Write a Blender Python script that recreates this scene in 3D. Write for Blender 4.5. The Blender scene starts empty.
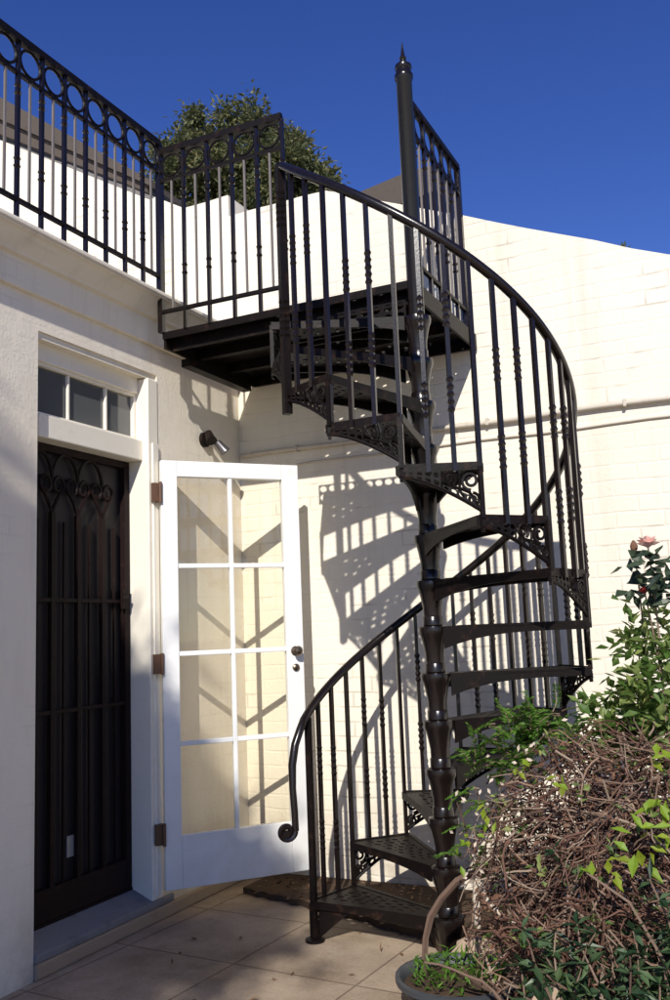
import bpy, math, random
from mathutils import Vector, Matrix, Quaternion
R = math.radians
sc = bpy.context.scene
col = sc.collection
rnd = random.Random(7)

# ------------------------------------------------------------------ helpers
class MB:
    """collects faces, then links them as ONE mesh object"""
    def __init__(s): s.v = []; s.f = []
    def add(s, vs, fs):
        b = len(s.v); s.v += [tuple(p) for p in vs]; s.f += [tuple(i + b for i in f) for f in fs]
    def box(s, x0, y0, z0, x1, y1, z1):
        s.add([(x0,y0,z0),(x1,y0,z0),(x1,y1,z0),(x0,y1,z0),(x0,y0,z1),(x1,y0,z1),(x1,y1,z1),(x0,y1,z1)],
              [(0,3,2,1),(4,5,6,7),(0,1,5,4),(1,2,6,5),(2,3,7,6),(3,0,4,7)])
    def bar(s, a, b, w, h=None, up=(0,0,1)):
        """square bar from a to b"""
        h = h or w; a = Vector(a); b = Vector(b); d = (b-a).normalized(); u = Vector(up)
        if abs(d.dot(u)) > .98: u = Vector((1,0,0))
        r = d.cross(u).normalized()*w/2; u = r.cross(d).normalized()*h/2
        vs = [a-r-u, a+r-u, a+r+u, a-r+u, b-r-u, b+r-u, b+r+u, b-r+u]
        s.add(vs, [(0,1,2,3),(7,6,5,4),(0,4,5,1),(1,5,6,2),(2,6,7,3),(3,7,4,0)])
    def tube(s, pts, r, n=6, caps=True):
        pts = [Vector(p) for p in pts]; k = len(pts)
        rs = r if isinstance(r, (list, tuple)) else [r]*k
        prev = None; vs = []
        for i, p in enumerate(pts):
            d = (pts[min(i+1,k-1)] - pts[max(i-1,0)])
            d = d.normalized() if d.length > 1e-9 else Vector((0,0,1))
            if prev is None:
                a = Vector((0,0,1)) if abs(d.z) < .9 else Vector((1,0,0))
                u = d.cross(a).normalized()
            else:
                u = (prev - d*prev.dot(d)); u = u.normalized() if u.length > 1e-9 else d.orthogonal().normalized()
            prev = u; w = d.cross(u)
            for j in range(n):
                t = 2*math.pi*j/n; vs.append(p + (u*math.cos(t) + w*math.sin(t))*rs[i])
        fs = [(i*n+j, i*n+(j+1)%n, (i+1)*n+(j+1)%n, (i+1)*n+j) for i in range(k-1) for j in range(n)]
        if caps: fs += [tuple(range(n))[::-1], tuple((k-1)*n+j for j in range(n))]
        s.add(vs, fs)
    def lathe(s, prof, n=20, c=(0,0,0)):
        """profile of (radius, z) turned round the vertical through c"""
        vs = []
        for r, z in prof:
            for j in range(n):
                t = 2*math.pi*j/n; vs.append((c[0]+r*math.cos(t), c[1]+r*math.sin(t), c[2]+z))
        k = len(prof)
        fs = [(i*n+j, i*n+(j+1)%n, (i+1)*n+(j+1)%n, (i+1)*n+j) for i in range(k-1) for j in range(n)]
        fs += [tuple(range(n))[::-1], tuple((k-1)*n+j for j in range(n))]
        s.add(vs, fs)
    def ring(s, c, axis, rad, r, n=18, m=6):
        c = Vector(c); a = Vector(axis).normalized(); u = a.orthogonal().normalized(); w = a.cross(u)
        vs = []
        for i in range(n):
            t = 2*math.pi*i/n; d = u*math.cos(t)+w*math.sin(t)
            for j in range(m):
                q = 2*math.pi*j/m; vs.append(c + d*(rad+r*math.cos(q)) + a*(r*math.sin(q)))
        s.add(vs, [(i*m+j, ((i+1)%n)*m+j, ((i+1)%n)*m+(j+1)%m, i*m+(j+1)%m) for i in range(n) for j in range(m)])
    def prism(s, poly, d):
        """polygon (3D points) pushed along vector d"""
        k = len(poly); d = Vector(d); p = [Vector(q) for q in poly]
        s.add(p + [q+d for q in p], [tuple(range(k))[::-1], tuple(range(k,2*k))] + [(i,(i+1)%k,(i+1)%k+k,i+k) for i in range(k)])
    def pierced(s, fn, nu, nv, holes, t):
        """plate fn(u,v) of nu x nv cells, thickness vector t; holes(i,j) = size of the hole (0..0.95) or 0"""
        t = Vector(t)
        for i in range(nu):
            for j in range(nv):
                u0,u1,v0,v1 = i/nu,(i+1)/nu,j/nv,(j+1)/nv; um,vm = (u0+u1)/2,(v0+v1)/2
                o = [(u0,v0),(um,v0),(u1,v0),(u1,vm),(u1,v1),(um,v1),(u0,v1),(u0,vm)]
                h = holes(i,j)
                O = [Vector(fn(*p)) for p in o]
                if not h:
                    s.add(O+[p+t for p in O], [tuple(range(8)), tuple(range(8,16))[::-1]]); continue
                I = []
                for (u,v) in o:
                    du,dv = u-um, v-vm; k = h*(.72 if du and dv else 1.0)
                    I.append(Vector(fn(um+du*k, vm+dv*k)))
                vs = O+I+[p+t for p in O]+[p+t for p in I]; fs = []
                for a in range(8):
                    b = (a+1)%8
                    fs += [(a,b,8+b,8+a),(16+b,16+a,24+a,24+b),(8+a,8+b,24+b,24+a)]
                s.add(vs, fs)
    def leaf(s, p, d, up, L, W, fold=.25):
        """one leaf: a folded pointed blade starting at p along d"""
        d = d.normalized(); r = d.cross(up)
        r = r.normalized() if r.length > 1e-6 else d.orthogonal().normalized()
        n = r.cross(d)
        a = p; m = p + d*L*.45 - n*W*fold*.5; e = p + d*L - n*W*fold*.3
        s.add([a, m + r*W*.5 + n*W*fold, e, m - r*W*.5 + n*W*fold, m], [(0,4,1),(4,2,1),(0,3,4),(4,3,2)])
    def build(s, name, mat, parent=None, local=False, smooth=False, bevel=0):
        off = Vector((0,0,0)); q = parent
        while q is not None and not local: off += q.location; q = q.parent
        me = bpy.data.meshes.new(name)
        me.from_pydata([tuple(Vector(p)-off) for p in s.v], [], s.f)
        me.materials.append(mat)
        if smooth:
            me.shade_smooth()
            try: me.set_sharp_from_angle(angle=R(40))
            except Exception: pass
        me.update()
        o = bpy.data.objects.new(name, me); col.objects.link(o)
        if parent is not None: o.parent = parent
        if bevel:
            b = o.modifiers.new('bevel','BEVEL'); b.width = bevel; b.segments = 2; b.limit_method = 'ANGLE'
        return o

def tag(o, label=None, cat=None, group=None, kind=None):
    if label: o['label'] = label
    if cat: o['category'] = cat
    if group: o['group'] = group
    if kind: o['kind'] = kind
    return o
def empty(name, loc, label, cat, group=None):
    o = bpy.data.objects.new(name, None); col.objects.link(o); o.location = loc
    o.empty_display_size = .1
    return tag(o, label, cat, group)

# ------------------------------------------------------------------ materials
def mat(name, base, rough=.6, metal=0, spec=.5):
    m = bpy.data.materials.new(name); m.use_nodes = True
    p = m.node_tree.nodes['Principled BSDF']
    p.inputs['Base Color'].default_value = (*base, 1); p.inputs['Roughness'].default_value = rough
    p.inputs['Metallic'].default_value = metal; p.inputs['Specular IOR Level'].default_value = spec
    return m
class NT:
    def __init__(s, m): s.t = m.node_tree; s.p = s.t.nodes['Principled BSDF']
    def n(s, typ, **k):
        o = s.t.nodes.new(typ)
        for a, b in k.items():
            if a in o.bl_rna.properties: setattr(o, a, b)
            else: o.inputs[a].default_value = b
        return o
    def l(s, a, b): s.t.links.new(a, b)
    def coords(s): return s.n('ShaderNodeTexCoord').outputs['Object']
    def noise(s, vec, scale, detail=4, rough=.6):
        n = s.n('ShaderNodeTexNoise'); n.inputs['Scale'].default_value = scale; n.inputs['Detail'].default_value = detail
        n.inputs['Roughness'].default_value = rough; s.l(vec, n.inputs['Vector']); return n.outputs['Fac']
    def ramp(s, fac, stops):
        r = s.n('ShaderNodeValToRGB'); e = r.color_ramp.elements
        while len(e) < len(stops): e.new(.5)
        for q, (pos, c) in zip(e, stops): q.position = pos; q.color = (*c, 1) if len(c) == 3 else c
        s.l(fac, r.inputs['Fac']); return r.outputs['Color']
    def mix(s, fac, a, b, mode='MIX'):
        m = s.n('ShaderNodeMix', data_type='RGBA', blend_type=mode)
        for v, i in ((fac,0),(a,6),(b,7)):
            if hasattr(v, 'is_output'): s.l(v, m.inputs[i])
            else: m.inputs[i].default_value = v if i == 0 else (*v, 1)
        return m.outputs[2]
    def math(s, op, a, b):
        m = s.n('ShaderNodeMath', operation=op)
        for v, i in ((a,0),(b,1)):
            if hasattr(v, 'is_output'): s.l(v, m.inputs[i])
            else: m.inputs[i].default_value = v
        return m.outputs[0]
    def bump(s, h, strength, dist, nrm=None):
        b = s.n('ShaderNodeBump'); b.inputs['Strength'].default_value = strength; b.inputs['Distance'].default_value = dist
        s.l(h, b.inputs['Height'])
        if nrm: s.l(nrm, b.inputs['Normal'])
        return b.outputs['Normal']

def painted_brick(name, base, stain, swap, brick=.5, grain=.5, dist=.012):
    """painted brickwork: soft courses under thick paint, plus grain, small chips and faint stains"""
    m = mat(name, base, .75, spec=.25); t = NT(m); c = t.coords()
    sep = t.n('ShaderNodeSeparateXYZ'); t.l(c, sep.inputs[0])
    cb = t.n('ShaderNodeCombineXYZ'); t.l(sep.outputs[1 if swap else 0], cb.inputs[0]); t.l(sep.outputs[2], cb.inputs[1])
    wob = t.n('ShaderNodeTexNoise'); wob.inputs['Scale'].default_value = 2.2; t.l(c, wob.inputs['Vector'])
    vm = t.n('ShaderNodeVectorMath', operation='MULTIPLY_ADD'); t.l(wob.outputs['Color'], vm.inputs[0])
    vm.inputs[1].default_value = (.035,.035,0); t.l(cb.outputs[0], vm.inputs[2])
    bk = t.n('ShaderNodeTexBrick'); t.l(vm.outputs[0], bk.inputs['Vector'])
    for k, v in dict(Scale=1.0).items(): bk.inputs[k].default_value = v
    bk.inputs['Mortar Size'].default_value = .009; bk.inputs['Mortar Smooth'].default_value = .9
    bk.inputs['Brick Width'].default_value = .235; bk.inputs['Row Height'].default_value = .082
    bk.inputs['Color1'].default_value = (1,1,1,1); bk.inputs['Color2'].default_value = (.72,.72,.72,1); bk.inputs['Mortar'].default_value = (.15,.15,.15,1)
    fade = t.ramp(t.noise(c, 1.1, 3), [(.35,(.25,.25,.25)),(.65,(1,1,1))])
    h1 = t.mix(1.0, bk.outputs['Color'], fade, 'MULTIPLY')
    g = t.noise(c, 55, 5, .7)
    g2 = t.noise(c, 9, 4, .6)
    hh = t.math('ADD', t.math('MULTIPLY', h1, brick), t.math('ADD', t.math('MULTIPLY', g, grain*.45), t.math('MULTIPLY', g2, grain*.6)))
    # cracks along a few joints, chips
    stm = t.n('ShaderNodeMapping'); stm.inputs['Scale'].default_value = (7,7,.55); t.l(c, stm.inputs[0])
    drip = t.ramp(t.noise(stm.outputs[0], 1, 6, .65), [(.52,(0,0,0)),(.74,(1,1,1))])
    chip = t.ramp(t.noise(c, 26, 2, .5), [(.73,(0,0,0)),(.76,(1,1,1))])
    st = t.ramp(t.noise(c, .9, 5, .62), [(.42,(0,0,0)),(.72,(1,1,1))])
    colr = t.mix(t.math('MULTIPLY', st, .5), base, stain)
    colr = t.mix(t.math('MULTIPLY', drip, .38), colr, tuple(q*.72 for q in stain))
    jn = t.math('MULTIPLY', bk.outputs['Fac'], t.ramp(t.noise(c, 2.4, 3), [(.55,(0,0,0)),(.62,(1,1,1))]))
    colr = t.mix(t.math('MULTIPLY', jn, .45 if not swap else .1), colr, (.33,.28,.22))
    colr = t.mix(t.math('MULTIPLY', chip, .22), colr, (.45,.38,.3))
    t.l(colr, t.p.inputs['Base Color']); t.l(t.bump(hh, .8, dist), t.p.inputs['Normal'])
    return m
def splash(m, z0, z1, dirt, amt):
    """grime near the ground, broken up by noise (a stain with its own shape)"""
    t = NT(m); c = t.coords(); src = t.p.inputs['Base Color'].links[0].from_socket
    sep = t.n('ShaderNodeSeparateXYZ'); t.l(c, sep.inputs[0])
    mr = t.n('ShaderNodeMapRange'); t.l(sep.outputs[2], mr.inputs[0]); mr.inputs[1].default_value = z1; mr.inputs[2].default_value = z0
    f = t.math('MULTIPLY', mr.outputs[0], t.ramp(t.noise(c, 5, 5), [(.3,(0,0,0)),(.65,(1,1,1))]))
    t.l(t.mix(t.math('MULTIPLY', f, amt), src, dirt), t.p.inputs['Base Color'])

M = {}
M['brick'] = painted_brick('cream_painted_brick', (.81,.75,.63), (.74,.66,.52), False, .30, .55)
splash(M['brick'], 0, .7, (.38,.31,.23), .75)
M['stucco'] = painted_brick('cream_painted_rough_wall', (.84,.765,.64), (.77,.68,.54), True, .06, .8, .008)
splash(M['stucco'], 0, .5, (.36,.30,.23), .7)
M['trim'] = painted_brick('cream_painted_moulding', (.82,.75,.62), (.72,.63,.48), True, 0, .35, .005)
def paint(name, base, rough=.45, wear=(.5,.42,.33), amt=.25, bump=.15, spec=.5, sc_=18):
    m = mat(name, base, rough, spec=spec); t = NT(m); c = t.coords()
    f = t.ramp(t.noise(c, sc_, 6, .7), [(.55,(0,0,0)),(.72,(1,1,1))])
    t.l(t.mix(t.math('MULTIPLY', f, amt), base, wear), t.p.inputs['Base Color'])
    t.l(t.bump(t.noise(c, 120, 3), bump, .003), t.p.inputs['Normal'])
    return m
M['white'] = paint('white_gloss_paint', (.80,.80,.78), .38, (.68,.64,.56), .35)
M['plinth'] = paint('stained_render_plinth', (.34,.26,.18), .9, (.2,.14,.09), .7, 1.0, .2, 9)
splash(M['white'], 0, .9, (.45,.40,.33), .45)
M['frame'] = paint('cream_gloss_paint', (.83,.775,.66), .45, (.66,.56,.42), .35)
M['iron'] = paint('black_painted_iron', (.0065,.0043,.004), .48, (.055,.027,.016), .6, .3, .16, 16)
M['gloss'] = paint('glossy_black_iron', (.0085,.0055,.005), .24, (.04,.022,.015), .3, .12, .5, 30)
M['iron_door'] = paint('dark_brown_iron', (.013,.0065,.006), .6, (.045,.02,.014), .5, .3, .15, 25)
M['door_back'] = paint('dark_door_leaf', (.021,.017,.018), .5, (.035,.022,.018), .6, .1, .25, 6)
M['hinge'] = paint('rusty_brass_hinge', (.10,.045,.02), .5, (.04,.02,.012), .6)
M['brass'] = mat('worn_brass', (.22,.17,.12), .35, 1)
M['steel'] = mat('grey_steel', (.16,.15,.16), .35, .7)
M['pipe'] = paint('painted_pipe', (.56,.50,.41), .55, (.3,.25,.2), .5)
M['stone'] = paint('grey_stone_sill', (.20,.195,.20), .8, (.12,.11,.11), .8, .6, .3, 8)
M['roof'] = paint('dark_brown_roof_boards', (.075,.058,.045), .8, (.04,.03,.025), .6)
M['bark'] = paint('bark', (.15,.105,.08), .9, (.07,.05,.04), .7, .8, .2)
def twigmat(name, stops, rough=.85):
    m = mat(name, stops[0][1], rough, spec=.2); t = NT(m); c = t.coords()
    rp = t.n('ShaderNodeNewGeometry').outputs['Random Per Island']
    k = t.ramp(t.math('ADD', t.math('MULTIPLY', rp, .8), t.math('MULTIPLY', t.noise(c, 35, 4), .2)), stops)
    t.l(k, t.p.inputs['Base Color']); t.l(t.bump(t.noise(c, 160, 3), .5, .003), t.p.inputs['Normal']); return m
M['twig'] = twigmat('dead_reddish_twigs', [(.05,(.045,.022,.018)),(.35,(.10,.05,.036)),(.65,(.15,.08,.058)),(.85,(.25,.165,.115)),(.97,(.40,.31,.22))])
M['twig2'] = twigmat('dead_grey_twigs', [(.05,(.07,.042,.033)),(.4,(.145,.092,.068)),(.75,(.22,.155,.115)),(.95,(.36,.28,.21))])
M['crisp'] = paint('crumpled_brown_leaves', (.16,.085,.055), .9, (.26,.16,.10), .8, .2, .2, 30)
M['pale'] = paint('bleached_branch', (.55,.47,.38), .85, (.34,.27,.2), .6, .3, .2)
M['pot'] = paint('dark_glazed_pot', (.045,.05,.058), .5, (.09,.085,.08), .6)
M['soil'] = paint('garden_soil', (.075,.05,.035), .95, (.15,.105,.07), .8, 1.0, .1, 22)
M['rock'] = paint('pinkish_tan_rock', (.40,.30,.22), .9, (.26,.18,.13), .8, 1.0, .2, 9)
M['petal'] = mat('pink_petals', (.82,.50,.43), .6)
M['petal_red'] = mat('red_petals', (.35,.035,.035), .6)

def leafmat(name, a, b, trans=.35, rough=.5, scale=7):
    m = bpy.data.materials.new(name); m.use_nodes = True; t = NT(m); c = t.coords()
    rp = t.n('ShaderNodeNewGeometry').outputs['Random Per Island']
    colr = t.ramp(t.math('ADD', t.math('MULTIPLY', t.noise(c, scale, 3), .45), t.math('MULTIPLY', rp, .55)), [(.12,tuple(q*.62 for q in a)),(.38,a),(.68,b),(.90,(b[0]*1.5,b[1]*1.25,b[2]*1.05))])
    t.l(colr, t.p.inputs['Base Color']); t.p.inputs['Roughness'].default_value = rough
    tr = t.n('ShaderNodeBsdfTranslucent'); t.l(colr, tr.inputs['Color'])
    mx = t.n('ShaderNodeMixShader'); mx.inputs[0].default_value = trans
    t.l(t.p.outputs[0], mx.inputs[1]); t.l(tr.outputs[0], mx.inputs[2])
    t.l(mx.outputs[0], t.t.nodes['Material Output'].inputs['Surface'])
    return m
M['tree_leaf'] = leafmat('olive_green_leaves', (.085,.105,.04), (.23,.235,.105), .4, .6, 1.8)
M['shade_leaf'] = leafmat('dark_green_leaves', (.03,.06,.02), (.06,.1,.03), .2)
M['fern'] = leafmat('bright_feathery_leaves', (.08,.20,.02), (.17,.33,.05), .5)
M['rose_leaf'] = leafmat('rose_leaves', (.10,.19,.035), (.28,.35,.11), .45)
M['rose_dark'] = leafmat('dark_rose_leaves', (.025,.045,.025), (.05,.075,.04), .2, .35)
M['dark_leaf'] = leafmat('glossy_blue_green_leaves', (.018,.048,.018), (.085,.14,.06), .25, .45)
M['lime'] = leafmat('yellow_green_leaves', (.30,.38,.03), (.22,.36,.03), .45)

def glassmat(name, tint, refl, rough=.0):
    m = bpy.data.materials.new(name); m.use_nodes = True; t = NT(m); nt = m.node_tree
    nt.nodes.remove(t.p)
    tr = t.n('ShaderNodeBsdfTransparent'); tr.inputs[0].default_value = (*tint,1)
    gl = t.n('ShaderNodeBsdfGlossy'); gl.inputs['Roughness'].default_value = rough
    fr = t.n('ShaderNodeLayerWeight'); fr.inputs[0].default_value = .5
    mx = t.n('ShaderNodeMixShader'); t.l(t.math('ADD', t.math('MULTIPLY', t.math('POWER', fr.outputs['Facing'], 4.0), refl), .03), mx.inputs[0])
    t.l(tr.outputs[0], mx.inputs[1]); t.l(gl.outputs[0], mx.inputs[2])
    t.l(mx.outputs[0], nt.nodes['Material Output'].inputs['Surface'])
    return m
M['glass'] = glassmat('clear_old_glass', (.985,.98,.955), .8)
M['dark_glass'] = mat('window_glass_dark_room', (.105,.11,.112), .08, spec=.7)

# paving
def paving():
    m = mat('sandy_concrete_paving', (.33,.26,.19), .85, spec=.25); t = NT(m); c = t.coords()
    mp = t.n('ShaderNodeMapping'); mp.inputs['Rotation'].default_value = (0,0,R(4)); mp.inputs['Location'].default_value = (.12,.21,0); t.l(c, mp.inputs[0])
    bk = t.n('ShaderNodeTexBrick'); t.l(mp.outputs[0], bk.inputs['Vector']); bk.offset = 0
    bk.inputs['Scale'].default_value = 1; bk.inputs['Brick Width'].default_value = .60; bk.inputs['Row Height'].default_value = .60
    bk.inputs['Mortar Size'].default_value = .006; bk.inputs['Mortar Smooth'].default_value = .4
    bk.inputs['Color1'].default_value = (.45,.375,.285,1); bk.inputs['Color2'].default_value = (.39,.32,.24,1); bk.inputs['Mortar'].default_value = (.23,.18,.135,1)
    big = t.ramp(t.noise(c, 1.6, 6, .65), [(.32,(.55,.50,.45)),(.62,(1.12,1.08,1.05))])
    fine = t.ramp(t.noise(c, 70, 4, .7), [(.25,(.78,.78,.78)),(.75,(1.12,1.1,1.08))])
    k = t.mix(1, t.mix(1, bk.outputs['Color'], big, 'MULTIPLY'), fine, 'MULTIPLY')
    spot = t.ramp(t.noise(c, 13, 5, .7), [(.60,(0,0,0)),(.70,(1,1,1))]); k = t.mix(t.math('MULTIPLY', spot, .45), k, (.17,.115,.075))
    pale_blotch = t.ramp(t.noise(c, 4.5, 4, .6), [(.60,(0,0,0)),(.74,(1,1,1))]); k = t.mix(t.math('MULTIPLY', pale_blotch, .4), k, (.50,.42,.33))  # random lighter blotches in the slabs
    t.l(k, t.p.inputs['Base Color'])
    h = t.math('SUBTRACT', t.math('MULTIPLY', t.noise(c, 45, 5), .35), t.math('MULTIPLY', bk.outputs['Fac'], .8))
    t.l(t.bump(h, .6, .006), t.p.inputs['Normal'])
    return m
M['paving'] = paving()

# ------------------------------------------------------------------ setting
WX, WY = -2.967, 4.834          # face of the house wall (x), face of the boundary wall (y)
g = MB(); N = 8
g.add([(-300,-300,0),(300,-300,0),(300,300,0),(-300,300,0)], [(0,1,2,3)])
tag(g.build('ground', M['paving']), kind='structure')

# soil bed along the foot of the wall and under the bushes
b = MB(); rr = random.Random(3)
edge = [(-2.80,4.50),(-2.5,4.42),(-2.2,4.30),(-1.9,4.22),(-1.60,4.12),(-1.32,3.62),(-1.36,3.2),(-1.15,2.7),(-.9,2.2),(-.6,1.2)]
nx = []
for (a, c) in zip(edge, edge[1:]):
    for k in range(6):
        t = k/6; nx.append((a[0]+(c[0]-a[0])*t+rr.uniform(-.02,.02), a[1]+(c[1]-a[1])*t+rr.uniform(-.02,.02)))
ring_ = [(x,y,.004) for x,y in nx] + [(4,1.2,.004),(4,WY-.002,.004),(-2.80,WY-.002,.004)]
b.prism(ring_, (0,0,.028))
tag(b.build('garden_bed', M['soil']), kind='structure')

# ------------------------------------------------------------------ house on the left
house = empty('house', (WX-2, 2, 0), 'cream painted house with parapet terrace, white french door and dark iron security door', 'house')
OY0, OY1, OZ0, OZ1 = 3.09, 3.985, .10, 2.83
def wallx(y0, z0, y1, z1): w.box(WX-.30, y0, z0, WX, y1, z1)
w = MB()
wallx(-6, 0, OY0, 2.985); wallx(OY1, 0, WY-.002, 2.985); wallx(OY0, OZ1, OY1, 2.985)
w.box(-9, -6, 0, WX-.30, OY0, 2.985); w.box(-9, OY1, 0, WX-.30, WY-.002, 2.985)
w.box(-9, OY0, 0, WX-.40, OY1, 2.985)
wall = w.build('wall', M['stucco'], house)
m = MB()   # cornice: flat band, then an undercut cove under the terrace edge
prof = [(-.30,2.985),(.028,2.985),(.032,3.118),(.060,3.124),(.064,3.136),(.128,3.196),(.150,3.200),(.150,3.208),(-.30,3.208)]
m.prism([(WX+x,-6,z) for x,z in prof], (0,WY-.002+6,0))
m.box(-9, -6, 2.985, WX-.30, WY-.002, 3.208)
m.build('cornice', M['trim'], house, bevel=.004)
m = MB(); m.box(-9, -6, 3.208, WX+.158, WY-.002, 3.232); m.build('terrace_slab', M['trim'], house, bevel=.006)
m = MB(); m.box(WX-.06, OY0+.002, OZ1-.03, WX-.012, OY1-.002, OZ1-.001)
m.build('door_hood_bead', M['trim'], house)
m = MB()   # door step: dark stone slab on a rendered plinth
m.prism([(WX+.012,OY0+.001,.068),(WX+.012,OY0+.001,.10),(WX-.12,OY0+.001,.155),(WX-.12,OY0+.001,.068)], (0,OY1-OY0+.085,0))
m.build('sill', M['stone'], house, bevel=.006)
m = MB(); m.box(WX-.12, OY0+.001, 0, WX+.016, WY-.004, .067); m.build('plinth', M['plinth'], house, bevel=.01)
m = MB(); m.box(WX-.16, OY0, .0, WX-.12, 3.90, .165); m.build('threshold', M['iron_door'], house)
# frame
m = MB()
m.box(WX-.18, 3.90, .105, WX+.005, OY1-.001, OZ1-.034)           # hinge jamb
m.box(WX-.18, OY0+.001, .105, WX-.06, OY0+.045, OZ1-.014)
m.box(WX-.18, OY0+.045, 2.345, WX-.035, 3.90, 2.455)             # head under the fanlight
m.box(WX-.18, OY0+.045, 2.715, WX-.06, 3.90, OZ1-.014)
fr = m.build('door_frame', M['frame'], house, bevel=.005)
m = MB(); m.box(WX+.005, 3.928, .12, WX+.015, 3.972, 2.44); m.build('stop_bead', M['frame'], fr)
# fanlight
m = MB()
y0, y1 = OY0+.045, 3.90
m.box(WX-.11, y0, 2.455, WX-.075, y1, 2.475); m.box(WX-.11, y0, 2.70, WX-.075, y1, 2.715)
m.box(WX-.11, y0, 2.475, WX-.075, y0+.02, 2.70); m.box(WX-.11, y1-.02, 2.475, WX-.075, y1, 2.70)
for yy in (3.385, 3.665): m.box(WX-.11, yy-.007, 2.475, WX-.082, yy+.007, 2.70)
win = m.build('window', M['frame'], house, bevel=.003)
m = MB(); m.box(WX-.105, y0+.01, 2.465, WX-.098, y1-.01, 2.71); m.build('pane', M['dark_glass'], win)
# iron security door
sy0, sy1, sz0, sz1, sx = OY0+.05, 3.895, .168, 2.343, WX-.135
m = MB(); m.box(sx-.030, sy0-.03, sz0-.05, sx-.022, sy1+.004, sz1+.05)
sd = m.build('security_door', M['door_back'], house)
tag(sd, 'dark leaf behind the iron bars')
m = MB()
bw = .028
for yy in (sy0+.02, sy1-.02): m.box(sx-.016, yy-.02, sz0, sx+.014, yy+.02, sz1)
m.box(sx-.016, sy0+.04, sz0, sx+.013, sy1-.04, sz0+.14); m.box(sx-.016, sy0+.04, sz1-.035, sx+.013, sy1-.04, sz1)
m.build('outer_frame', M['iron_door'], sd)
m = MB()
bars = [sy0+.19, sy0+.37, sy0+.55]
for yy in bars: m.bar((sx, yy, sz0+.13), (sx, yy, 2.02), .024)
for yy in [sy0+.1, sy0+.28, sy0+.46, sy0+.65]: m.bar((sx-.006, yy, sz0+.13), (sx-.006, yy, 1.98), .012)
m.build('bar_grille', M['iron_door'], sd)
for zz in (1.60, 1.08):
    m = MB(); m.bar((sx+.004, sy0+.03, zz), (sx+.004, sy1-.03, zz), .012, .018); m.build('crossbar', M['iron_door'], sd)
m = MB()
def scroll(mb, c, s, flip, plane='yz', r=.009, turns=1.6, n=26):
    """spiral in the y-z plane"""
    pts = []
    for i in range(n):
        t = i/(n-1); a = turns*2*math.pi*t; q = s*(1-t*.82)
        pts.append((c[0], c[1]+flip*q*math.cos(a+math.pi*.5), c[2]+q*math.sin(a+math.pi*.5)))
    mb.tube(pts, r, 5)
for i, yy in enumerate(bars):
    for f in (-1, 1):
        pts = []
        for k in range(24):          # S shaped scroll that splits from the bar head
            t = k/23
            if t < .45:
                q = t/.45; pts.append((sx, yy+f*.085*q**1.6, 2.0+.15*q))
            else:
                q = (t-.45)/.55; a = math.pi*1.9*q; rad = .045*(1-q*.65)
                pts.append((sx, yy+f*(.085-.045+rad*math.cos(a)), 2.15+rad*math.sin(a)*1.2))
        m.tube(pts, .009, 5)
for i in range(3):
    yc = sy0+.1+.18*i
    m.tube([(sx, yc+.09*math.cos(a), 2.18+.13*math.sin(a)) for a in [math.pi*k/14 for k in range(15)]], .009, 5)
m.build('scrollwork', M['iron_door'], sd)
m = MB(); m.box(sx+.013, sy1-.075, 1.56, sx+.03, sy1-.025, 1.66); m.tube([(sx+.03,sy1-.05,1.62),(sx+.042,sy1-.05,1.62),(sx+.044,sy1-.10,1.615)], .007, 8)
m.build('handle', M['iron_door'], sd)
m = MB(); m.box(sx-.02, sy0+.315, .405, sx-.012, sy0+.395, .50)
m.build('cat_flap', mat('pale_plastic', (.30,.29,.27), .5), sd)

# french door, opened back towards the corner
hx, hy, dth = -2.93, 3.955, R(49.5)
door = bpy.data.objects.new('french_door', None)
DW, DT, z0, z1 = .785, .042, .145, 2.345
m = MB()
st, rows, cols = .088, [.405, .858, 1.317, 1.778, 2.258], [.088, .373, .396, .685]
m.box(0, -DT/2, z0, st, DT/2, z1); m.box(DW-.098, -DT/2, z0, DW, DT/2, z1)
m.box(st, -DT/2, z0, DW-.098, DT/2, rows[0]); m.box(st, -DT/2, rows[4], DW-.098, DT/2, z1)
m.box(cols[1], -DT/2+.006, rows[0], cols[2], DT/2-.006, rows[4])
for zz in rows[1:4]:
    m.box(st, -DT/2+.007, zz-.0125, cols[1], DT/2-.007, zz+.0125); m.box(cols[2], -DT/2+.007, zz-.0125, DW-.098, DT/2-.007, zz+.0125)
bpy.data.objects.remove(door)
door = m.build('french_door', M['white'], house, local=True, bevel=.004)
door.location = (hx-house.location.x, hy-house.location.y, 0); door.rotation_euler.z = dth
tag(door, 'white glazed door leaf standing open, eight panes')
for i in range(4):
    for (a, c) in ((cols[0],cols[1]),(cols[2],cols[3])):
        p = MB(); p.box(a-.004, -.003, rows[i], c+.004, .003, rows[i+1]); p.build('pane', M['glass'], door, local=True)
for zz in (.42, 1.27, 2.17):
    p = MB(); p.box(-.048, -.026, zz-.05, -.001, .012, zz+.05); p.tube([(-.006,-.032,zz-.055),(-.006,-.032,zz+.055)], .009, 8)
    p.build('hinge', M['hinge'], door, local=True)
p = MB()
prof = [(.026,0),(.026,.006),(.010,.010),(.010,.03),(.024,.036),(.027,.048),(.020,.06),(.004,.064)]
for s_ in (-1,1):
    q = MB(); q.lathe(prof, 16)
    p.add([(DW-.05+v[0], s_*(DT/2+v[2]), 1.305+v[1]) for v in q.v], q.f)
p.build('door_knob', M['brass'], door, local=True, smooth=True)
p = MB()
q = MB(); q.lathe([(.02,0),(.02,.008),(.013,.014),(.002,.015)], 14)
p.add([(DW-.05+v[0], -DT/2-v[2], 1.215+v[1]) for v in q.v], q.f); p.build('lock', M['brass'], door, local=True, smooth=True)

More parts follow.
